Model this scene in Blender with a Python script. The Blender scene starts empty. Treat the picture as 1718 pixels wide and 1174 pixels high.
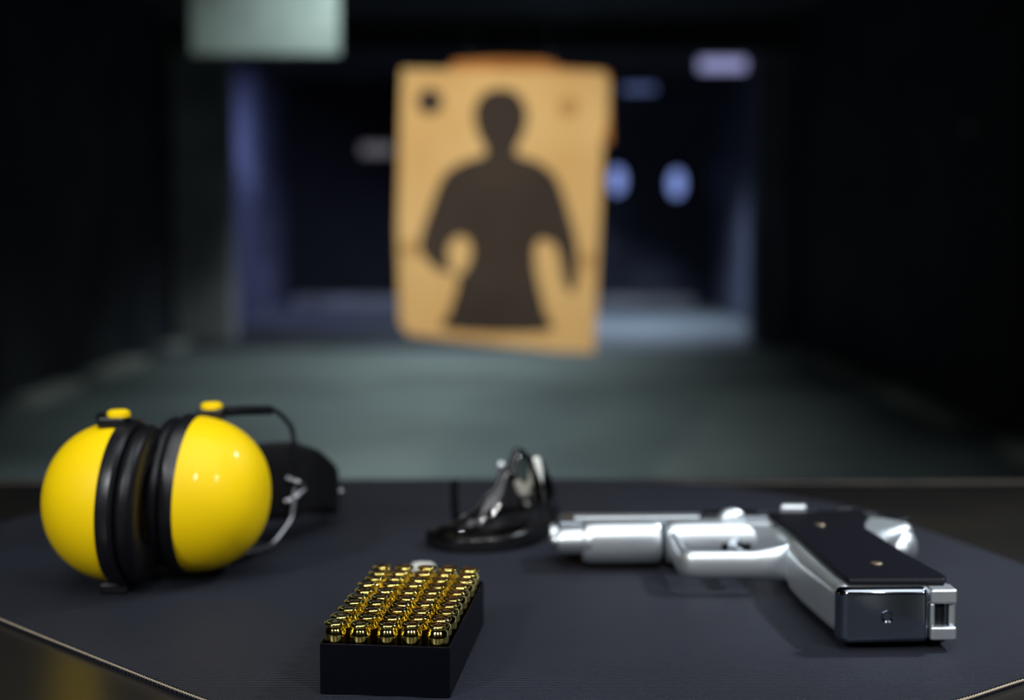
import bpy, bmesh, math, random
from mathutils import Vector, Matrix
random.seed(7)
C = bpy.context.scene.collection
S = bpy.context.scene
PI = math.pi
def lin(r, g, b):
    f = lambda c: (c/255/12.92) if c/255 <= .04045 else ((c/255+.055)/1.055)**2.4
    return (f(r), f(g), f(b), 1)

# ---------------------------------------------------------------- camera
HC = .212                                   # eye above the bench mat
PITCH = math.radians(5.196)
cam_d = bpy.data.cameras.new('camera'); cam = bpy.data.objects.new('camera', cam_d); C.objects.link(cam)
cam.location = (0, 0, HC); cam.rotation_euler = (PI/2-PITCH, 0, 0)
cam_d.lens = 50; cam_d.sensor_width = 36; cam_d.clip_start = .02; cam_d.clip_end = 100
cam_d.dof.use_dof = True; cam_d.dof.focus_distance = .655; cam_d.dof.aperture_fstop = 4.2
S.camera = cam
S.view_settings.view_transform = 'Standard'; S.view_settings.look = 'None'
S.view_settings.exposure = 0; S.view_settings.gamma = 1; S.view_settings.use_curve_mapping = False

# ---------------------------------------------------------------- light
w = bpy.data.worlds.new('world'); S.world = w; w.use_nodes = True
w.node_tree.nodes['Background'].inputs[0].default_value = (.20, .28, .50, 1)
w.node_tree.nodes['Background'].inputs[1].default_value = .012

def area(name, loc, target, sx, sy, power, col=(1, 1, 1), spread=180):
    l = bpy.data.lights.new(name, 'AREA'); l.shape = 'RECTANGLE'; l.size = sx; l.size_y = sy
    l.energy = power; l.color = col; l.spread = math.radians(spread)
    o = bpy.data.objects.new(name, l); C.objects.link(o); o.location = loc
    o.rotation_euler = (Vector(target)-Vector(loc)).to_track_quat('-Z', 'Y').to_euler()
    return o
def spot(name, loc, target, power, deg, col=(1, 1, 1), blend=.6, rad=.08):
    l = bpy.data.lights.new(name, 'SPOT'); l.energy = power; l.color = col
    l.spot_size = math.radians(deg); l.spot_blend = blend; l.shadow_soft_size = rad
    o = bpy.data.objects.new(name, l); C.objects.link(o); o.location = loc
    o.rotation_euler = (Vector(target)-Vector(loc)).to_track_quat('-Z', 'Y').to_euler()
    return o
# ceiling lamps over and behind the shooter's bench
area('bench_ceiling_light', (.12, .20, 1.5), (.05, .85, 0), 1.5, 1.6, 9.6, (.93, .97, 1), 120)
for x, y, pw in ((-.98, -.60, 4.4), (0, -.78, 1.7), (.95, -.62, 2.6)):
    area('booth_lamp', (x, y, 1.0), (-.05, .75, 0), .045, .30, pw, (.97, .99, 1), 100)
area('bench_side_lamp', (1.05, 1.05, 1.2), (.25, .8, 0), .12, .12, 1.2, (.85, .93, 1), 38)
# lamps along the lane
spot('lane_spot', (-.35, 1.6, 1.75), (-.02, 4.5, .2), 340, 30, (1, .93, .80), .8, .06)
spot('board_fill_spot', (.5, 2.6, 1.7), (-.95, 6, 1.15), 17, 20, (.92, 1, .95), .7, .06)  # extra spot added to brighten the hanging board
for y, pw in ((5.7, 26), (8.3, 24), (11.0, 36)): area('lane_ceiling_light', (-.5, y, 1.8), (-.6, y+.3, -.9), .6, .6, pw, (.82, .98, 1), 100)
area('trap_light', (-1.6, 15.2, 1.75), (-2.9, 16.3, -.3), .5, .5, 30, (.45, .52, 1), 120)
area('trap_light', (1.6, 15.0, 1.75), (.6, 15.3, -.9), .6, .5, 115, (.62, .74, 1), 120)

# ---------------------------------------------------------------- materials
def mat(name, col, rough=.5, metal=0., spec=.5, noise=None, bump=None, coat=0., bands=None):
    m = bpy.data.materials.new(name); m.use_nodes = True
    nt = m.node_tree; b = nt.nodes['Principled BSDF']
    b.inputs['Base Color'].default_value = col; b.inputs['Roughness'].default_value = rough
    b.inputs['Metallic'].default_value = metal; b.inputs['Specular IOR Level'].default_value = spec
    b.inputs['Coat Weight'].default_value = coat; b.inputs['Coat Roughness'].default_value = .06
    tc = nt.nodes.new('ShaderNodeTexCoord')
    if noise:                                # (second colour, scale, low, high[, stretch])
        n = nt.nodes.new('ShaderNodeTexNoise'); n.inputs['Scale'].default_value = noise[1]
        n.inputs['Detail'].default_value = 5
        mp = nt.nodes.new('ShaderNodeMapping')
        if len(noise) > 4: mp.inputs['Scale'].default_value = noise[4]
        nt.links.new(tc.outputs['Object'], mp.inputs[0]); nt.links.new(mp.outputs[0], n.inputs['Vector'])
        r = nt.nodes.new('ShaderNodeValToRGB'); r.color_ramp.elements[0].position = noise[2]
        r.color_ramp.elements[1].position = noise[3]
        r.color_ramp.elements[0].color = col; r.color_ramp.elements[1].color = noise[0]
        nt.links.new(n.outputs[0], r.inputs[0]); nt.links.new(r.outputs[0], b.inputs['Base Color'])
    if bump:                                 # (scale, strength, distance)
        n = nt.nodes.new('ShaderNodeTexNoise'); n.inputs['Scale'].default_value = bump[0]
        bp = nt.nodes.new('ShaderNodeBump'); bp.inputs['Strength'].default_value = bump[1]
        bp.inputs['Distance'].default_value = bump[2]
        nt.links.new(tc.outputs['Object'], n.inputs['Vector'])
        nt.links.new(n.outputs[0], bp.inputs['Height']); nt.links.new(bp.outputs[0], b.inputs['Normal'])
    return m
def emit(name, col, s):
    m = bpy.data.materials.new(name); m.use_nodes = True; b = m.node_tree.nodes['Principled BSDF']
    b.inputs['Base Color'].default_value = (.6, .6, .6, 1)
    b.inputs['Emission Color'].default_value = col; b.inputs['Emission Strength'].default_value = s
    return m
M = {}
M['yellow'] = mat('yellow_plastic', (.89, .60, .001, 1), .5, spec=.2, coat=.14, bump=(160, .06, .001))
M['black_vinyl'] = mat('black_vinyl', (.005, .005, .007, 1), .38, spec=.3, bump=(45, .25, .003))
M['black_plastic'] = mat('black_plastic', (.006, .006, .008, 1), .35, bump=(200, .1, .001))
M['black_foam'] = mat('black_foam_band', (.004, .004, .005, 1), .7, spec=.15, bump=(300, .3, .001))
M['wire'] = mat('steel_wire', (.30, .31, .33, 1), .28, 1.)
M['brass'] = mat('brass', (.93, .755, .23, 1), .10, 1., noise=((.86, .68, .18, 1), 60, .4, .7))
M['primer'] = mat('copper_primer', (.78, .46, .28, 1), .2, 1., noise=((.7, .5, .3, 1), 200, .4, .7))
M['tray'] = mat('tray_black_plastic', (.0015, .0015, .004, 1), .40, spec=.10, bump=(350, .12, .0006))
M['silver'] = mat('satin_nickel', (.74, .78, .80, 1), .41, .93, noise=((.68, .73, .77, 1), 30, .35, .7), bump=(500, .05, .0004))
M['chrome'] = mat('polished_nickel', (.32, .36, .42, 1), .13, 1., bump=(60, .05, .001))
M['slide'] = mat('slide_steel', (.25, .27, .31, 1), .32, .9, noise=((.18, .20, .23, 1), 40, .3, .7))
M['dark_steel'] = mat('blued_steel', (.018, .019, .024, 1), .35, .6, bump=(300, .05, .0005))
M['grip'] = mat('black_grip', (.004, .004, .007, 1), .5, spec=.12, bump=(420, .3, .0006))
M['screw'] = mat('brass_screw', (.20, .16, .11, 1), .4, .8, bump=(300, .1, .0005))
M['bench'] = mat('bench_black_top', (.010, .009, .009, 1), .33, noise=((.016, .014, .010, 1), 9, .4, .7))
M['bench_trim'] = mat('bench_brown_trim', (.035, .026, .018, 1), .5, noise=((.014, .012, .010, 1), 30, .4, .7))
M['cord'] = mat('cord', (.42, .34, .24, 1), .8)
M['card'] = mat('tan_card', lin(232, 196, 134), .85, noise=(lin(214, 170, 106), 3.2, .35, .75), bump=(80, .1, .001))
M['card_edge'] = mat('orange_card', lin(196, 128, 62), .85, noise=(lin(170, 110, 52), 12, .3, .7))
M['ink'] = mat('target_print', lin(66, 56, 50), .9, noise=(lin(50, 41, 37), 4, .3, .7))
M['ink_faint'] = mat('target_print_faint', lin(196, 152, 92), .9, noise=(lin(186, 146, 90), 20, .3, .7))
M['wall'] = mat('black_rubber_wall', (.011, .012, .016, 1), .8, spec=.3, noise=((.032, .034, .038, 1), 1.6, .42, .72), bump=(14, .3, .02))
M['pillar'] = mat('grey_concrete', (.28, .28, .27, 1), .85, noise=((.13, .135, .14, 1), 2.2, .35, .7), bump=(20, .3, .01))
M['pillar_dim'] = mat('dim_lit_concrete', (.15, .15, .20, 1), .85, noise=((.07, .075, .10, 1), 2.2, .35, .7), bump=(20, .3, .01))  # the pillar concrete with dim bluish light put into its colour
M['back'] = mat('trap_wall', (.035, .037, .062, 1), .7, noise=((.11, .12, .17, 1), .9, .45, .68))
M['back_black'] = mat('trap_opening', (.004, .004, .006, 1), .9, noise=((.007, .007, .01, 1), 3, .4, .7))
M['floor'] = mat('lane_floor', (.105, .125, .122, 1), .75, noise=((.062, .074, .078, 1), 1.1, .35, .70), bump=(25, .3, .01))
M['rubble'] = mat('dark_rubber_floor', (.028, .030, .038, 1), .8, noise=((.05, .055, .065, 1), 2, .4, .7), bump=(25, .3, .01))
M['curb'] = mat('pale_curb', (.30, .31, .27, 1), .8, noise=((.035, .037, .045, 1), .9, .46, .56), bump=(20, .3, .01))
M['board'] = mat('pale_green_board', lin(140, 148, 141), .7, noise=(lin(96, 108, 104), 2.4, .35, .7))
M['ceiling'] = mat('dark_ceiling', (.010, .010, .013, 1), .85, noise=((.06, .068, .085, 1), 1.1, .55, .75), bump=(8, .3, .02))
M['lump'] = mat('pad_highlight_white', (.85, .85, .78, 1), .3, bump=(300, .2, .001))  # off-white stands in for bright highlights on the clear nose pads
M['plug'] = mat('grey_white_foam', (.42, .42, .38, 1), .6, bump=(300, .2, .001))
M['frame_black'] = mat('glasses_frame', (.007, .007, .008, 1), .22, bump=(200, .05, .0005))
def glass():
    m = bpy.data.materials.new('smoked_clear_lens'); m.use_nodes = True; b = m.node_tree.nodes['Principled BSDF']
    b.inputs['Base Color'].default_value = (.62, .60, .58, 1); b.inputs['Roughness'].default_value = .03
    b.inputs['Transmission Weight'].default_value = 1; b.inputs['IOR'].default_value = 1.5
    return m
M['lens'] = glass()
# ribbed mat: fine parallel ridges running left to right
def ribbed():
    m = mat('ribbed_rubber', lin(29, 32, 44), .6, spec=.22, noise=(lin(23, 26, 37), 9, .35, .7)); nt = m.node_tree
    b = nt.nodes['Principled BSDF']; tc = nt.nodes.new('ShaderNodeTexCoord')
    wv = nt.nodes.new('ShaderNodeTexWave'); wv.bands_direction = 'Y'; wv.inputs['Scale'].default_value = 128
    wv.inputs['Distortion'].default_value = .5; wv.inputs['Detail'].default_value = 1
    wv.inputs['Detail Scale'].default_value = .5
    n = nt.nodes.new('ShaderNodeTexNoise'); n.inputs['Scale'].default_value = 900
    mx = nt.nodes.new('ShaderNodeMath'); mx.operation = 'MULTIPLY_ADD'; mx.inputs[1].default_value = .35
    bp = nt.nodes.new('ShaderNodeBump'); bp.inputs['Strength'].default_value = 1; bp.inputs['Distance'].default_value = .0012
    nt.links.new(tc.outputs['Object'], wv.inputs['Vector']); nt.links.new(tc.outputs['Object'], n.inputs['Vector'])
    nt.links.new(n.outputs[0], mx.inputs[0]); nt.links.new(wv.outputs[1], mx.inputs[2])
    nt.links.new(mx.outputs[0], bp.inputs['Height']); nt.links.new(bp.outputs[0], b.inputs['Normal'])
    return m
M['mat'] = ribbed()

# ---------------------------------------------------------------- mesh helpers
def obj(name, bm, m, parent=None, smooth=True, bevel=0, segs=3, sub=0, angle=35):
    bmesh.ops.recalc_face_normals(bm, faces=bm.faces)
    me = bpy.data.meshes.new(name); bm.to_mesh(me); bm.free()
    me.materials.append(M[m] if isinstance(m, str) else m)
    if smooth:
        for p in me.polygons: p.use_smooth = True
        me.set_sharp_from_angle(angle=math.radians(angle))
    o = bpy.data.objects.new(name, me); C.objects.link(o)
    if parent: o.parent = parent
    if bevel:
        b = o.modifiers.new('bevel', 'BEVEL'); b.width = bevel; b.segments = segs; b.limit_method = 'ANGLE'
        b.angle_limit = math.radians(40); b.harden_normals = True
    if sub:
        s = o.modifiers.new('sub', 'SUBSURF'); s.levels = sub; s.render_levels = sub
    return o
def thing(name, label, cat, loc=(0, 0, 0), rot=(0, 0, 0), group=None):
    o = bpy.data.objects.new(name, None); C.objects.link(o); o.empty_display_size = .02
    o.location = loc; o.rotation_euler = rot; tag(o, label, cat, group); return o
def tag(o, label, cat, group=None):
    o['label'] = label; o['category'] = cat
    if group: o['group'] = group
    return o
def struct(name, bm, m, **k):
    o = obj(name, bm, m, **k); o['kind'] = 'structure'; return o
def box(bm, x0, x1, y0, y1, z0, z1):
    v = [bm.verts.new((x, y, z)) for z in (z0, z1) for y in (y0, y1) for x in (x0, x1)]
    for f in ((0, 2, 3, 1), (4, 5, 7, 6), (0, 1, 5, 4), (2, 6, 7, 3), (0, 4, 6, 2), (1, 3, 7, 5)):
        bm.faces.new([v[i] for i in f])
    return bm
def BX(*a): return box(bmesh.new(), *a)
def prism(bm, pts, z0, z1):                   # polygon in XY extruded in Z
    a = [bm.verts.new((x, y, z0)) for x, y in pts]; b = [bm.verts.new((x, y, z1)) for x, y in pts]
    n = len(pts); bm.faces.new(a[::-1]); bm.faces.new(b)
    for i in range(n): bm.faces.new((a[i], a[(i+1) % n], b[(i+1) % n], b[i]))
    return bm
def PR(*a): return prism(bmesh.new(), *a)
def lathe(bm, prof, n=32, mtx=None):          # (r, z) about Z
    rings = []
    for r, z in prof:
        if r < 1e-6: v = [bm.verts.new((0, 0, z))]
        else: v = [bm.verts.new((r*math.cos(2*PI*i/n), r*math.sin(2*PI*i/n), z)) for i in range(n)]
        rings.append(v)
    for a, b in zip(rings, rings[1:]):
        for i in range(n):
            j = (i+1) % n
            if len(a) == 1 and len(b) == 1: continue
            if len(a) == 1: bm.faces.new((a[0], b[i], b[j]))
            elif len(b) == 1: bm.faces.new((a[i], a[j], b[0]))
            else: bm.faces.new((a[i], a[j], b[j], b[i]))
    vs = [v for r in rings for v in r]
    if mtx: bmesh.ops.transform(bm, matrix=mtx, verts=vs)
    return bm
def spline(pts, k=8, closed=False):
    P = [Vector(p) for p in pts]; n = len(P); out = []
    g = (lambda i: P[i % n]) if closed else (lambda i: P[max(0, min(n-1, i))])
    for i in range(n if closed else n-1):
        a, b, c, d = g(i-1), g(i), g(i+1), g(i+2)
        for j in range(k):
            t = j/k
            out.append(.5*((2*b)+(c-a)*t+(2*a-5*b+4*c-d)*t*t+(3*b-a-3*c+d)*t**3))
    if not closed: out.append(P[-1])
    return out
def tube(bm, pts, r, n=12, closed=False, flat=None, up=(0, 0, 1), e=.35):
    """round (radius r, number or list) or flat=(width along up, thickness) section swept along pts"""
    P = [Vector(p) for p in pts]; N = len(P); rings = []; up = Vector(up)
    for i in range(N):
        t = (P[(i+1) % N]-P[i-1]) if closed else (P[min(i+1, N-1)]-P[max(i-1, 0)])
        t.normalize(); s = t.cross(up)
        if s.length < 1e-4: s = t.cross(Vector((1, 0, 0)))
        s.normalize(); u = s.cross(t)
        rr = r[i] if isinstance(r, (list, tuple)) else r
        ring = []
        for q in range(n):
            a = 2*PI*q/n
            if flat:
                hw, ht = flat[i] if isinstance(flat, list) else flat
                ca, sa = math.cos(a), math.sin(a)
                d = s*(ht*math.copysign(abs(ca)**e, ca)) + u*(hw*math.copysign(abs(sa)**e, sa))
            else: d = s*(rr*math.cos(a)) + u*(rr*math.sin(a))
            ring.append(bm.verts.new(P[i]+d))
        rings.append(ring)
    for i in range(N if closed else N-1):
        a, b = rings[i], rings[(i+1) % N]
        for q in range(n): bm.faces.new((a[q], a[(q+1) % n], b[(q+1) % n], b[q]))
    if not closed: bm.faces.new(rings[0][::-1]); bm.faces.new(rings[-1])
    return bm
def TB(*a, **k): return tube(bmesh.new(), *a, **k)
def ball(bm, c, rx, ry, rz, n=20):
    prof = [(math.sin(PI*i/12), -math.cos(PI*i/12)) for i in range(13)]
    prof[0] = (0, -1); prof[-1] = (0, 1)
    return lathe(bm, prof, n, Matrix.Translation(c) @ Matrix.Diagonal((rx, ry, rz, 1)))
def AX(axis, loc):                            # lathe axis Z turned to X or Y
    r = {'X': Matrix.Rotation(PI/2, 4, 'Y'), 'Y': Matrix.Rotation(-PI/2, 4, 'X'), 'Z': Matrix.Identity(4)}[axis]
    return Matrix.Translation(loc) @ r

# ================================================================ the range (setting)
ZF = -.888; XL, XR = -2.98, 2.46; YB = 18.6; ZC = 1.95
struct('floor', BX(XL-.2, XR+.2, -2.2, YB+.2, ZF-.1, ZF), 'floor', smooth=False)
struct('ceiling', BX(XL-.2, XR+.2, -2.2, YB+.2, ZC, ZC+.1), 'ceiling', smooth=False)
struct('wall_left', BX(XL-.2, XL, -2.2, 12.8, ZF, ZC), 'wall', smooth=False)
struct('wall_right', BX(XR, XR+.2, -2.2, 12.8, ZF, ZC), 'wall', smooth=False)
struct('wall_left_far', BX(XL-.2, XL, 12.8, YB, ZF, ZC), 'back', smooth=False)
struct('wall_right_far', BX(XR+.1, XR+.3, 12.8, YB, ZF, ZC), 'back', smooth=False)
struct('wall_back', BX(XL-.2, XR+.3, YB, YB+.2, ZF, ZC), 'back', smooth=False)
struct('wall_front', BX(XL-.2, XR+.2, -2.4, -2.2, ZF, ZC), 'wall', smooth=False)
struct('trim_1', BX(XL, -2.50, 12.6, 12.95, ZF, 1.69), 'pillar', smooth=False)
struct('trim_2', BX(2.15, XR+.1, 12.6, 12.95, ZF, 1.69), 'pillar_dim', smooth=False)
struct('trim_3', BX(XL, XR+.1, 12.6, 12.95, 1.69, ZC), 'ceiling', smooth=False)
struct('trim_4', BX(XL, .3, 12.3, 16.6, ZF, ZF+.03), 'rubble', smooth=False)
struct('baseboard_left', BX(XL, XL+.16, 1.5, 12.6, ZF, ZF+.05), 'curb', smooth=False)
struct('baseboard_right', BX(XR-.14, XR, 1.5, 12.6, ZF, ZF+.06), 'curb', smooth=False)
o = obj('trap_opening', BX(-2.9, -1.15, YB-.12, YB, -.72, 1.95), 'back_black', smooth=False)  # flat black slab paints the darkness of the opening
tag(o, 'tall black slab painting the dark opening in the back wall left of the target', 'opening')
o = obj('trap_ledge', BX(-2.75, 2.3, YB-.75, YB-.13, ZF, ZF+.14), 'pillar', bevel=.02)
tag(o, 'low grey ledge along the foot of the back wall', 'ledge')

# tall black panel on the right wall
p = thing('wall_panel', 'tall black panel on the right wall with a pale knob added for a glint', 'panel', (XR, 7.3, ZF))
obj('panel_board', BX(-.05, 0, -.52, .5, .1, 2.1), 'back_black', p, bevel=.008)
obj('knob', lathe(bmesh.new(), [(0, 0), (.022, 0), (.022, .03), (.035, .04), (.035, .055), (0, .06)], 20, AX('X', (-.05, .15, 1.58)) @ Matrix.Rotation(PI, 4, 'X')), 'pillar', p)  # pale knob added to show a glint on the panel

# pale board hanging at the upper left
b = thing('hanging_board', 'pale grey-green board hanging from the ceiling at upper left', 'board', (-1.025, 6, .895))
obj('board', BX(-.305, .305, -.03, .03, 0, .62), 'board', b, bevel=.006)
for x in (-.22, .22): obj('hanger_rod', lathe(bmesh.new(), [(0, .615), (.006, .615), (.006, ZC-.895), (0, ZC-.895)], 10, Matrix.Translation((x, 0, 0))), 'dark_steel', b)

# small lamps at the far end
def wall_lamp(name, label, loc, w_, h_, m, cat='lamp', group=None, axis=None):
    t = thing(name, label, cat, loc, group=group)
    obj('housing', BX(-w_/2-.03, w_/2+.03, -.03, .04, -h_/2-.03, h_/2+.03), 'dark_steel', t, bevel=.01)
    if w_ > h_*1.3: obj('diffuser', BX(-w_/2, w_/2, -.045, -.025, -h_/2, h_/2), m, t, bevel=.008)
    else: obj('diffuser', lathe(bmesh.new(), [(0, -1), (.7, -.8), (1, 0), (.7, .8), (0, 1)], 24, Matrix.Translation((0, -.03, 0)) @ Matrix.Diagonal((w_/2, .03, h_/2, 1))), m, t, sub=1)
    return t
E1 = emit('lamp_blue_white', (.50, .52, .95, 1), .6); E2 = emit('lamp_blue', (.30, .42, 1, 1), .75)
E3 = emit('lamp_dim_blue', (.30, .42, 1, 1), .22); E4 = emit('lamp_dim_amber', (1, .85, .55, 1), .07)
wall_lamp('ceiling_lamp', 'bright bluish rectangular lamp at upper right of the far opening', (2.27, 15.6, 1.9), .50, .16, E1)
wall_lamp('wall_lamp', 'dim blue oval lamp on the back wall, the one farther from the target', (2.13, YB-.05, .69), .22, .36, E2)
wall_lamp('wall_lamp', 'dim blue oval lamp on the back wall, right beside the target edge', (1.36, YB-.05, .73), .22, .36, E2)
wall_lamp('strip_lamp', 'faint blue strip lamp just right of the target top corner', (1.63, YB-.05, 1.90), .42, .08, E3)
wall_lamp('amber_lamp', 'faint amber lamp glowing on the black opening left of the target', (-1.72, YB-.16, 1.12), .42, .14, E4)

# ================================================================ target
t = thing('silhouette_target', 'tan card shooting target with dark human silhouette hanging mid-lane', 'target', (-.02, 4.5, 0), (0, 0, math.radians(3)))
def px(x, y): return ((x-859)/2386*4.5+.02, HC-(y-370)/2386*4.5)       # card drawn at its own distance, 530 px per metre
def card(name, pts, m, y0, y1, parent, bevel=0):
    bm = PR([px(*q) for q in pts], y0, y1)
    bmesh.ops.transform(bm, matrix=Matrix(((1, 0, 0, 0), (0, 0, 1, 0), (0, 1, 0, 0), (0, 0, 0, 1))), verts=bm.verts)
    return obj(name, bm, m, parent, smooth=False)
card('card', [(677, 121), (1010, 124), (1021, 140), (1019, 200), (1010, 235), (1011, 262), (1004, 440), (998, 592), (930, 589), (800, 574), (684, 560), (671, 540), (668, 380), (674, 200)], 'card', 0, .006, t)
card('backing_card', [(752, 128), (762, 108), (840, 103), (925, 105), (940, 118), (1014, 122), (1021, 128), (1024, 240), (1014, 244), (990, 200)], 'card_edge', .0065, .013, t)
body = [(812, 262), (814, 250), (803, 228), (796, 200), (800, 176), (816, 158), (840, 152), (865, 158), (880, 178), (884, 202), (876, 230), (866, 250), (870, 262),
        (900, 272), (928, 292), (944, 325), (958, 370), (968, 410), (969, 460), (964, 486), (955, 489), (946, 470), (938, 430), (928, 408), (905, 402), (897, 420), (900, 460), (914, 520), (916, 556),
        (750, 552), (755, 520), (768, 466), (735, 452), (708, 425), (706, 400), (722, 352), (740, 305), (756, 285), (786, 270)]
sm = [(v.x, v.y) for v in spline([(x, y, 0) for x, y in body], 4, True)]
card('silhouette_print', sm, 'ink', -.0012, -.0002, t)
hole = [(760, 402), (772, 396), (786, 402), (791, 425), (782, 450), (768, 462), (756, 448), (752, 420)]
card('arm_gap_print', [(v.x, v.y) for v in spline([(x, y, 0) for x, y in hole], 4, True)], 'card', -.0022, -.0013, t)
disc = lambda cx, cy, r: [(cx+r*math.cos(2*PI*i/24), cy+r*math.sin(2*PI*i/24)) for i in range(24)]
card('corner_mark', disc(723, 174, 21), 'ink', -.0012, -.0002, t)
card('corner_mark', disc(953, 182, 17), 'ink_faint', -.0012, -.0002, t)
card('side_mark', disc(688, 416, 14), 'ink_faint', -.0012, -.0002, t)
card('side_mark', disc(986, 436, 13), 'ink_faint', -.0012, -.0002, t)
h = thing('target_hanger', 'thin black wires with clips holding the tan target card', 'hanger', (-.02, 4.53, .705))
for x in (-.11, .14):
    obj('wire', lathe(bmesh.new(), [(0, .02), (.0015, .02), (.0015, ZC-.705), (0, ZC-.705)], 8, Matrix.Translation((x, 0, 0))), 'dark_steel', h)
    obj('clip', BX(x-.012, x+.012, -.020, .006, 0, .03), 'back_black', h, bevel=.002)

# ================================================================ bench and mat
bn = thing('shooting_bench', 'black bench top under the ribbed mat, brown trim along its far edge', 'bench', (0, .5, ZF))
TZ = -ZF-.0035
obj('bench_top', BX(-1.3, 1.3, -.35, .66, TZ-.04, TZ), 'bench', bn, bevel=.004)
obj('edge_trim', BX(-1.3, 1.3, .66, .672, TZ-.04, TZ+.001), 'bench_trim', bn, bevel=.002)
for x in (-1.2, 1.2):
    for y in (-.28, .6): obj('leg', BX(x-.03, x+.03, y-.03, y+.03, 0, TZ-.04), 'dark_steel', bn, bevel=.004)
outline = [(-.1348, .6151), (-.275, .7477), (-.37, .845), (-.385, .93), (-.33, 1.06), (-.235, 1.135), (-.10, 1.158), (.07, 1.160), (.165, 1.135), (.2577, 1.0433), (.318, .8677), (.335, .74), (.305, .6905), (.239, .6474), (.1962, .6151), (.06, .545), (-.06, .56)]
def rounded(pts, k):
    out = []
    n = len(pts)
    for i in range(n):
        p, q, r = Vector(pts[i-1]), Vector(pts[i]), Vector(pts[(i+1) % n])
        a = q+(p-q)*.25; b = q+(r-q)*.25
        for j in range(k+1):
            u = j/k; out.append(tuple(a*(1-u)**2+q*2*u*(1-u)+b*u*u))
    return out
mo = thing('ribbed_mat', 'dark blue-grey ribbed mat with cut corners lying on the black bench', 'mat', (0, 0, 0))
ro = rounded([Vector(p) for p in outline], 4)
obj('mat_sheet', PR(ro, -.0033, -.0001), 'mat', mo, smooth=False)
# twisted pale cord sewn round the edge: two strands
for ph in (0, PI):
    pts = []; L = 0; n = len(ro)
    for i in range(n):
        a, b = Vector(ro[i]), Vector(ro[(i+1) % n]); d = (b-a); m_ = max(1, int(d.length/.0008))
        nd = Vector((d.y, -d.x)).normalized()
        for j in range(m_):
            q = a+d*(j/m_); s = L+d.length*j/m_; an = s/.0042*2*PI+ph
            pts.append((q.x+nd.x*(.0002+.00036*math.cos(an)), q.y+nd.y*(.0002+.00036*math.cos(an)), -.0013+.00036*math.sin(an)))
        L += d.length
    obj('edge_cord', TB(pts, .00042, 5, True), 'cord', mo)

# ================================================================ ammunition tray
yaw = -math.radians(6.2)
PT = .0116; TX, TY, TH = .0590, .1180, .0232
tr = thing('cartridge_tray', 'black rectangular plastic tray holding rows of brass cartridges, at the front of the mat', 'tray', (-.0570, .6203, 0), (0, 0, yaw))
bm = bmesh.new()
ow = [(-TX/2, 0), (TX/2, 0), (TX/2, TY), (-TX/2, TY)]
def ringbox(bm, x0, x1, y0, y1, t_, z0, z1):
    def q(x0, x1, y0, y1, z): return [bm.verts.new(v) for v in ((x0, y0, z), (x1, y0, z), (x1, y1, z), (x0, y1, z))]
    A, B = q(x0, x1, y0, y1, z0), q(x0, x1, y0, y1, z1); Ci, D = q(x0+t_, x1-t_, y0+t_, y1-t_, z1), q(x0+t_, x1-t_, y0+t_, y1-t_, z0+.0012)
    bm.faces.new(A[::-1]); bm.faces.new(D)
    for i in range(4):
        j = (i+1) % 4
        bm.faces.new((A[i], A[j], B[j], B[i])); bm.faces.new((B[i], B[j], Ci[j], Ci[i])); bm.faces.new((Ci[i], Ci[j], D[j], D[i]))
ringbox(bm, -TX/2, TX/2, 0, TY, .0007, 0, TH)
obj('tray_box', bm, 'tray', tr, bevel=.0003, segs=2)
bm = bmesh.new()
for i in range(1, 5): x = (i-2.5)*PT; box(bm, x-.0003, x+.0003, .0008, TY-.0008, .0014, TH-.004)
obj('divider_grid', bm, 'tray', tr, smooth=False)
bm = bmesh.new()
for j in range(1, 10): y = TY/2+(j-5)*PT; box(bm, -TX/2+.0008, TX/2-.0008, y-.0003, y+.0003, .0014, TH-.0042)
obj('divider_strip', bm, 'tray', tr, smooth=False)
prof = [(0, 0), (.0015, .0003), (.0030, .0028), (.0042, .0070), (.00445, .0100), (.0047, .0106), (.00495, .0240), (.00495, .0246), (.00480, .0254), (.00454, .0263), (.00416, .0272), (.00392, .0277), (.00390, .0286),
        (.00475, .02885), (.00490, .0291), (.00491, .0294), (.00482, .0297), (.00462, .0299), (.00430, .02998), (.00275, .02990), (.00262, .02980), (.00262, .0290), (0, .0290)]
ct = thing('cartridge', 'x', 'cartridge', (0, 0, 0))
obj('case', lathe(bmesh.new(), prof, 40), 'brass', ct)
obj('primer', lathe(bmesh.new(), [(0, .0291), (.00255, .0291), (.00255, .02975), (.0022, .02995), (.0008, .02985), (0, .02980)], 28), 'primer', ct)
RN = ['front row', 'second row from the front', 'third row from the front', 'fourth row from the front', 'fifth row from the front', 'sixth row from the front',
      'fourth row from the back', 'third row from the back', 'second row from the back', 'back row']
CN = ['leftmost', 'second from left', 'in the middle', 'second from right', 'rightmost']
rz = Matrix.Rotation(yaw, 3, 'Z')
for j in range(10):
    for i in range(5):
        if i == 0 and j == 0: r = ct
        else:
            r = ct.copy(); C.objects.link(r)
            for ch in ct.children:
                k = ch.copy(); C.objects.link(k); k.parent = r
        v = rz @ Vector(((i-2)*PT, TY/2+(j-4.5)*PT, 0))
        r.location = Vector(tr.location)+v+Vector((random.uniform(-.0003, .0003), random.uniform(-.0003, .0003), .0013+random.uniform(0, .0006)))
        r.rotation_euler = (random.uniform(-.018, .018), random.uniform(-.018, .018), random.uniform(0, 6))
        r['label'] = 'brass cartridge standing base-up in the tray, %s, %s' % (RN[j], CN[i])
        r['category'] = 'cartridge'; r['group'] = 'brass cartridges in the black tray'
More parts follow.
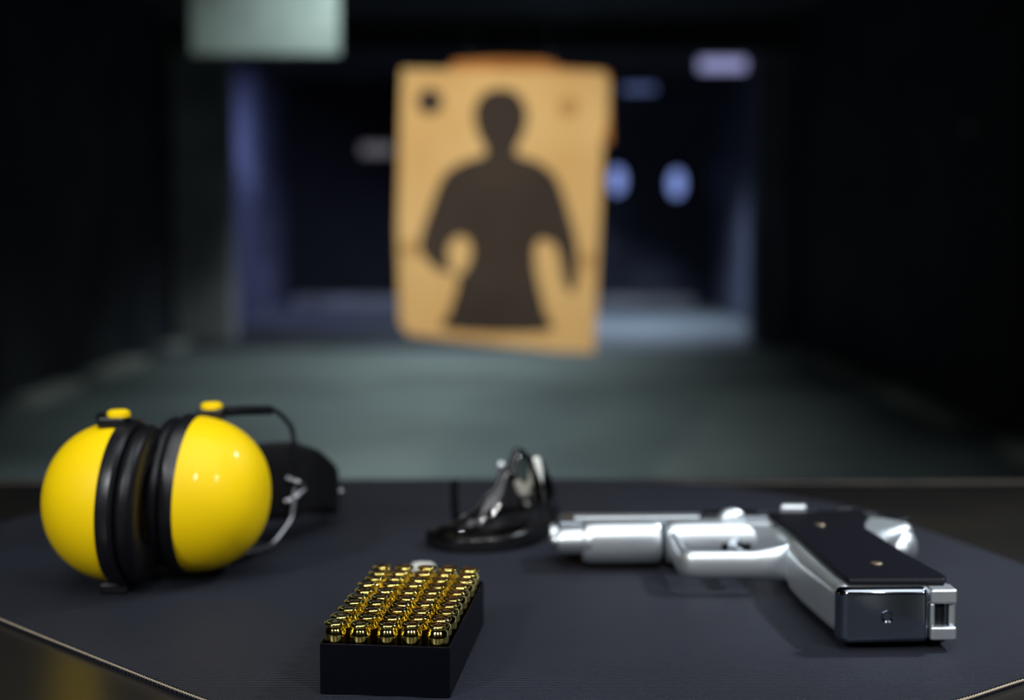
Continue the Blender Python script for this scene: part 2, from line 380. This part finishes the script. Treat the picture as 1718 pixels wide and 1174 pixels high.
o = obj('ear_plug', ball(lathe(bmesh.new(), [(0, -.009), (.0052, -.008), (.0062, -.002), (.0055, .006), (0, .009)], 20, Matrix.Diagonal((1, 1, 1, 1))), (0, 0, .005), .0057, .0057, .0065), 'plug', sub=1)
o.rotation_euler = (0, PI/2, .1); o.scale = (.75, .75, .75); o.location = (-.0540, .835, .0048)
tag(o, 'small off-white foam plug lying on the mat behind the back row of cartridges', 'ear plug')

# ================================================================ pistol, lying on its right side
# local x: rearward from the muzzle, y: towards the sights, z: up through the thickness
gun = thing('pistol', 'silver pistol with black grip panels lying on its side on the mat', 'pistol', (.0262, .846, .0162), (0, math.radians(-.6), math.radians(-.5)))
def gp(name, bm, m, bevel=0, parent=None, **k):
    for v in bm.verts:
        q = min(0, v.co.y+.055); v.co.y += q*.085; v.co.x -= q*.015
    return obj(name, bm, m, parent or gun, bevel=bevel, **k)
def tri(pts, h0, h1=None): return PR(pts, -h0, h0 if h1 is None else h1)
bm = tri([(.002, .0165), (.192, .0155), (.200, .021), (.203, .038), (.192, .0435), (.006, .0435), (.002, .040)], .0115)
slide = gp('slide', bm, 'slide', .0035)
gp('slide_flat', BX(.012, .090, .0215, .031, .0112, .0128), 'silver', .0007, slide)
gp('ejection_port', BX(.094, .128, .026, .0415, .0095, .0130), 'dark_steel', .0012, slide)
bm = bmesh.new()
for i in range(9): box(bm, .166+i*.0032, .1678+i*.0032, .022, .040, .0110, .0126)
gp('serrations', bm, 'dark_steel', .0003, slide)
gp('front_sight', PR([(.036, .043), (.050, .043), (.0470, .0520), (.040, .0525)], -.0020, .0030), 'slide', .0008, slide)
gp('sight_glint', ball(bmesh.new(), (.0430, .0530, .0030), .0030, .0030, .0034), 'silver', parent=slide)  # silver ball added as the highlight over the front sight
gp('rear_sight', PR([(.178, .043), (.190, .043), (.189, .052), (.179, .0500)], -.012, .0135), 'dark_steel', .002, slide)
bm = lathe(bmesh.new(), [(.0048, .012), (.0048, 0), (.0058, -.001), (.0070, -.0002), (.0074, .003), (.0074, .02)], 28, AX('X', (-.002, .030, 0)))
gp('barrel', bm, 'silver')
bm = lathe(bmesh.new(), [(0, -.0015), (.0030, -.0012), (.0036, .001), (.0078, .002), (.0088, .005), (.0088, .017), (.0098, .018), (.0098, .022)], 32, AX('X', (0, .0085, .0015)))
gp('recoil_spring_plug', bm, 'silver')
# frame: dust cover, middle, rails
dx = [.0165, .0168, .0178, .0195, .0225, .030, .045, .0580, .0610, .0630, .0642, .0646]
ds = [.80, .86, .92, .96, .99, 1, 1, 1, .985, .95, .90, .82]
gp('dust_cover', TB([(x, .0115, 0) for x in dx], 1, 40, flat=[(.0135*k, .0125*k) for k in ds], e=.78), 'silver', angle=50)
bm = tri([(.110, .0040), (.118, .0010), (.130, -.009), (.146, -.014), (.150, .0), (.150, .018), (.110, .018)], .0115)
fx = [.0675, .0678, .0688, .0705, .0735, .085, .110, .130, .142, .148]
fs = [.80, .86, .92, .96, 1, 1, 1, 1, .99, .97]
tube(bm, [(x, .0095, 0) for x in fx], 1, 40, flat=[(.0134*k, .0115*k) for k in fs], e=.80)
fr = gp('frame', bm, 'silver', angle=50)
# trigger guard loop
path = [(.0715, .004, 0), (.0718, -.020, 0), (.0722, -.040, 0), (.0755, -.0475, 0), (.084, -.0495, 0), (.105, -.0500, 0), (.118, -.0500, 0), (.129, -.0475, 0), (.138, -.041, 0)]
sp = spline(path, 7)
gp('trigger_guard', TB(sp, 1, 28, flat=[(.0080+.0038*max(0, (q.x-.112)/.025), .0044 if q.x > .0735 else .0034) for q in sp], e=.82), 'silver', angle=60)
tp = spline([(.112, .004, 0), (.106, -.010, 0), (.104, -.022, 0), (.107, -.033, 0), (.104, -.037, 0)], 6)
gp('trigger', TB(tp, 1, 16, flat=(.0045, .0024)), 'chrome', angle=60)
# grip core with curved front strap and beavertail
core = [(.130, -.006), (.133, -.028), (.1310, -.046), (.1290, -.062), (.1295, -.085), (.1318, -.110), (.1340, -.132), (.1365, -.1425),
        (.191, -.1435), (.1945, -.138), (.193, -.120), (.190, -.095), (.188, -.070), (.1885, -.045), (.193, -.028), (.205, -.019), (.2135, -.012), (.2145, -.002), (.208, .008), (.200, .0155), (.148, .016)]
gp('grip_frame', tri(core, .0135), 'silver', .0062, segs=6)
gp('beavertail', ball(bmesh.new(), (.2035, -.0060, 0), .0125, .0185, .0128, 28), 'silver')
gp('trigger_slot', BX(.1000, .1180, -.0023, .004, -.0080, .0012), 'dark_steel', .0006)  # dark block paints the shade inside the trigger opening
gp('grip_housing', PR([(.150, -.128), (.1800, -.1305), (.1800, -.140), (.150, -.140)], -.012, .012), 'dark_steel')
gp('base_plate', PR([(.1338, -.1425), (.1352, -.1490), (.1395, -.1515), (.1795, -.1500), (.1795, -.1425)], -.0137, .0135), 'chrome', .0030, segs=4)
bt = bmesh.new()
lathe(bt, [(.0020, .0006), (.0030, .0010), (.0032, .0004), (.0030, -.001)], 24, AX('Y', (.1585, -.1507, 0)) @ Matrix.Rotation(PI, 4, 'X'))
lathe(bt, [(0, -.0002), (.0019, .0000), (.0020, -.001)], 20, AX('Y', (.1585, -.1507, 0)) @ Matrix.Rotation(PI, 4, 'X'))
gp('floor_plate_catch', bt, 'chrome')
# heel of the grip: a bracket round a square lanyard opening
hb = bmesh.new()
box(hb, .1805, .1935, -.1495, -.138, .0055, .0128)
box(hb, .1805, .1935, -.1495, -.138, -.0130, -.0060)
box(hb, .1805, .1830, -.1485, -.138, -.0062, .0058)
box(hb, .1900, .1935, -.1475, -.138, -.0062, .0058)
gp('heel_bracket', hb, 'silver', .0024)
gp('lanyard_recess', BX(.1825, .1905, -.1455, -.1380, -.0062, .0060), 'dark_steel')  # dark fill painting the shaded inside of the lanyard opening
gp('lanyard_bar', TB([(.1885, -.1465, -.006), (.1885, -.1465, .006)], .0011, 10), 'chrome')
pan = [(.130, .0160), (.1310, .008), (.1345, -.022), (.1365, -.056), (.1380, -.095), (.1395, -.125), (.1415, -.1415), (.190, -.1425), (.1925, -.135), (.190, -.118), (.1865, -.095), (.184, -.070), (.182, -.045), (.180, -.030), (.184, -.012), (.190, .004), (.188, .0160)]
for s in (1, -1):
    q = gp('grip_panel', PR(pan, min(s*.0130, s*.0164), max(s*.0130, s*.0164)), 'grip', .0022, segs=4)
    if s > 0:
        for (u, v) in ((.1550, -.022), (.1640, -.112)):
            g = gp('grip_screw', lathe(bmesh.new(), [(0, .0004), (.0026, .0005), (.0031, .0), (.0031, -.001)], 24, Matrix.Translation((u, v, .0164))), 'screw', parent=q)
# controls on the upper (left) side
bm = ball(bmesh.new(), (.1080, .0115, .0130), .0088, .0055, .0070, 24); 
gp('takedown_lever', bm, 'silver')
gp('slide_stop', PR([(.112, .0100), (.148, .0120), (.156, .0180), (.144, .0185), (.112, .0160)], .0120, .0150), 'slide', .0008)
gp('safety_lever', PR([(.140, .0260), (.156, .0240), (.158, .0320), (.142, .0330)], .0115, .0185), 'silver', .0022)
gp('hammer', PR([(.186, .020), (.206, .018), (.222, .030), (.220, .040), (.210, .041), (.200, .034)], -.0050, .0090), 'dark_steel', .0015)
gp('magazine_catch', lathe(bmesh.new(), [(0, .0030), (.0030, .0030), (.0040, .0018), (.0043, 0), (.0046, -.002)], 24, Matrix.Translation((.1440, -.0225, .0125))), 'chrome')
gp('trigger_pin', lathe(bmesh.new(), [(0, .0008), (.0016, .0007), (.0019, 0), (.0019, -.001)], 16, Matrix.Translation((.1345, -.0085, .0128))), 'chrome')

# ================================================================ ear defenders
em = thing('ear_muffs', 'yellow ear defenders with black cushions and a wire headband lying on the mat', 'ear muffs', (-.2145, .85, 0))
def cup(side, cx, cy, cz, yawd, tilt):
    base = Matrix.Translation((cx+.2145, cy-.85, cz)) @ Matrix.Rotation(math.radians(yawd), 4, 'Z') @ Matrix.Rotation(math.radians(tilt), 4, 'Y') @ Matrix.Rotation(side*PI/2, 4, 'Y')
    sq = base @ Matrix.Diagonal((1.0, .90, 1, 1))
    n = 14; R = .0462; Dp = .0445
    pr_ = [(R, 0)] + [(R*math.cos(PI/2*i/n)**.86, Dp*math.sin(PI/2*i/n)**1.02) for i in range(1, n)] + [(0, Dp)]
    c = obj('cup', lathe(bmesh.new(), pr_, 56, sq), 'yellow', em)
    obj('rim', lathe(bmesh.new(), [(R-.004, .001), (R+.0002, .0012), (R+.0012, -.001), (R+.0012, -.006), (R-.001, -.0078), (R-.006, -.0078)], 56, sq), 'black_plastic', em)
    bm = bmesh.new()
    prof = [(.0330+.0120*math.cos(a)*(1 if math.cos(a) > 0 else .9), -.0128+.0062*math.copysign(abs(math.sin(a))**.8, math.sin(a))) for a in [2*PI*i/20 for i in range(21)]]
    lathe(bm, prof, 56, sq); bmesh.ops.remove_doubles(bm, verts=bm.verts, dist=1e-6)
    obj('ear_cushion', bm, 'black_vinyl', em)
cup(-1, -.2225, .803, .0520, -5, 3)
cup(1, -.1880, .831, .0512, -7, 3)
L = lambda x, y, z: (x+.2145, y-.85, z)
def pivot(x, y, z, s, dx):
    bm = bmesh.new(); box(bm, *(x+.2145-.008, x+.2145+.008), y-.85-.007, y-.85+.007, z-.0045, z+.0025)
    h = obj('pivot_block', bm, 'black_plastic', em, bevel=.002)
    if s > 0: obj('pivot_button', lathe(bmesh.new(), [(0, .0058), (.0045, .0058), (.0064, .0045), (.0066, .002)], 24, Matrix.Translation(L(x+dx, y-.001, z))), 'yellow', h)
    return h
pivot(-.2250, .797, .1000, 1, .003); pivot(-.2270, .800, .0045, -1, 0)
pivot(-.1790, .842, .0985, 1, 0); pivot(-.1800, .846, .0055, -1, 0)
# sleeves and wires of the two forks
for pts in ([(-.179, .842, .0978), (-.166, .864, .0962), (-.1525, .890, .0930)], [(-.180, .846, .0050), (-.172, .866, .0042), (-.164, .880, .0040)],
            [(-.229, .799, .0990), (-.242, .830, .0965), (-.251, .872, .0915)], [(-.229, .803, .0048), (-.243, .840, .0048), (-.254, .880, .0055)]):
    obj('wire_sleeve', TB([L(*p) for p in spline(pts, 6)], .0030, 14), 'black_plastic', em)
for pts in ([(-.154, .888, .0932), (-.1500, .897, .0915), (-.1440, .914, .0800), (-.1425, .920, .0700), (-.1430, .926, .0520)],
            [(-.166, .876, .0042), (-.1555, .896, .0042), (-.1480, .908, .0120), (-.1440, .916, .0200), (-.1430, .926, .0360)],
            [(-.252, .872, .0913), (-.255, .886, .0885), (-.258, .905, .0720), (-.259, .915, .0560)],
            [(-.254, .878, .0055), (-.257, .892, .0070), (-.259, .908, .0200), (-.259, .915, .0360)]):
    obj('wire_fork', TB([L(*p) for p in spline(pts, 8)], .0016, 10), 'wire', em)
bp = spline([L(*p) for p in [(-.172, .918, .041), (-.152, .928, .041), (-.1365, .936, .040), (-.1290, .955, .034), (-.1260, .985, .022), (-.145, 1.02, .016), (-.190, 1.045, .015), (-.235, 1.03, .016), (-.262, .99, .024), (-.268, .95, .036), (-.262, .918, .044)]], 8)
nb = len(bp)
def hw(i):
    u = i/(nb-1); return .0255-.0115*math.sin(PI*min(1, max(0, (u-.15)/.75)))**.7 if .15 < u < .9 else .0255
obj('headband', TB(bp, 1, 28, flat=[(hw(i), .0042) for i in range(nb)]), 'black_foam', em, angle=70)
hk = TB([L(*p) for p in spline([(-.1480, .9225, .0440), (-.1400, .9235, .0405), (-.1365, .9265, .0365), (-.1420, .9220, .0315), (-.1490, .9200, .0285)], 7)], .0015, 10)
obj('wire_hook', hk, 'wire', em)
obj('band_glint', ball(bmesh.new(), L(-.1205, .985, .0225), .0028, .0028, .0028), 'wire', em)  # small steel ball added for a glint beside the headband

# ================================================================ safety glasses, resting upside down
gl = thing('safety_glasses', 'black-framed clear safety glasses lying folded between the ear defenders and pistol', 'glasses', (-.005, .94, 0))
Q = lambda x, y, z: (x+.005, y-.94, z)
brow = spline([Q(*p) for p in [(-.054, .914, .0065), (-.038, .899, .0045), (-.015, .898, .0045), (.006, .910, .006), (.020, .932, .008), (.0285, .962, .010), (.029, .990, .011)]], 8)
obj('brow_bar', TB(brow, 1, 20, flat=[(.0050, .0032)]*len(brow)), 'frame_black', gl, angle=70)
def lens_part(i0, i1, heights, lean):
    seg = brow[i0:i1+1]; n = len(seg); inner = []
    top = []
    for i, p in enumerate(seg):
        u = i/(n-1)*(len(heights)-1); k = min(int(u), len(heights)-2); f = u-k
        f = f*f*(3-2*f); hh = heights[k]*(1-f)+heights[k+1]*f
        t_ = (brow[min(i0+i+1, len(brow)-1)]-brow[max(i0+i-1, 0)]).normalized(); s = Vector((-t_.y, t_.x, 0))
        top.append(p+Vector((0, 0, hh))+s*lean*hh)
    bm = bmesh.new(); th = .0011; cols = []
    for p, q in zip(seg, top):
        col = []
        for j in range(9):
            v = j/8; m_ = p.lerp(q, v)
            t_ = Vector((0, 0, 0))
            col.append(m_)
        cols.append(col)
    fr_, bk = [], []
    for i, col in enumerate(cols):
        a = cols[max(i-1, 0)][0]; b_ = cols[min(i+1, n-1)][0]; t_ = (b_-a).normalized(); s = Vector((t_.y, -t_.x, 0))
        fr_.append([bm.verts.new(p+s*(th+.004*math.sin(PI*j/8))) for j, p in enumerate(col)])
        bk.append([bm.verts.new(p+s*(-th+.004*math.sin(PI*j/8))) for j, p in enumerate(col)])
    for i in range(n-1):
        for j in range(8):
            bm.faces.new((fr_[i][j], fr_[i+1][j], fr_[i+1][j+1], fr_[i][j+1])); bm.faces.new((bk[i][j], bk[i][j+1], bk[i+1][j+1], bk[i+1][j]))
    for j in range(8):
        bm.faces.new((fr_[0][j], fr_[0][j+1], bk[0][j+1], bk[0][j])); bm.faces.new((fr_[-1][j], bk[-1][j], bk[-1][j+1], fr_[-1][j+1]))
    for i in range(n-1):
        bm.faces.new((fr_[i][0], bk[i][0], bk[i+1][0], fr_[i+1][0])); bm.faces.new((fr_[i][8], fr_[i+1][8], bk[i+1][8], bk[i][8]))
    obj('lens', bm, 'lens', gl, angle=70)
    rim = [seg[0]+Vector((0, 0, .002))]+top+[seg[-1]+Vector((0, 0, .002))]
    obj('lens_rim', TB(rim, .0021, 10), 'frame_black', gl, angle=70)
lens_part(1, 33, [.003, .010, .020, .032, .045, .055, .046], .22)
lens_part(35, 47, [.030, .038, .036, .026, .014], .25)
nq = spline([Q(*p) for p in [(.0145, .950, .053), (.0160, .949, .044), (.0150, .948, .035), (.0085, .948, .029), (.0035, .949, .037)]], 6)
obj('nose_piece', TB(nq, [.0026+.0026*math.sin(PI*(.15+.7*i/(len(nq)-1)))*(1 if i < len(nq)*.6 else .6) for i in range(len(nq))], 14), 'lump', gl, sub=1)
t1 = spline([Q(*p) for p in [(.029, .992, .011), (.020, 1.002, .010), (-.010, .990, .006), (-.036, .972, .006), (-.0395, .968, .016), (-.0395, .966, .034)]], 8)
obj('temple', TB(t1, 1, 14, flat=[(.0032, .0016)]*len(t1), up=(.2, .2, 1)), 'frame_black', gl, angle=70)
t2 = spline([Q(*p) for p in [(-.054, .914, .0065), (-.050, .926, .006), (-.030, .934, .0045), (0.0, .945, .0045), (.010, .953, .012), (.006, .960, .030), (-.004, .965, .042)]], 8)
obj('temple', TB(t2, 1, 14, flat=[(.0034, .0016)]*len(t2), up=(.2, .2, 1)), 'frame_black', gl, angle=70)
obj('temple_glint', ball(bmesh.new(), Q(-.0078, .9655, .0445), .0030, .0030, .0034), 'silver', gl)  # silver ball added at the temple tip as a bright glint
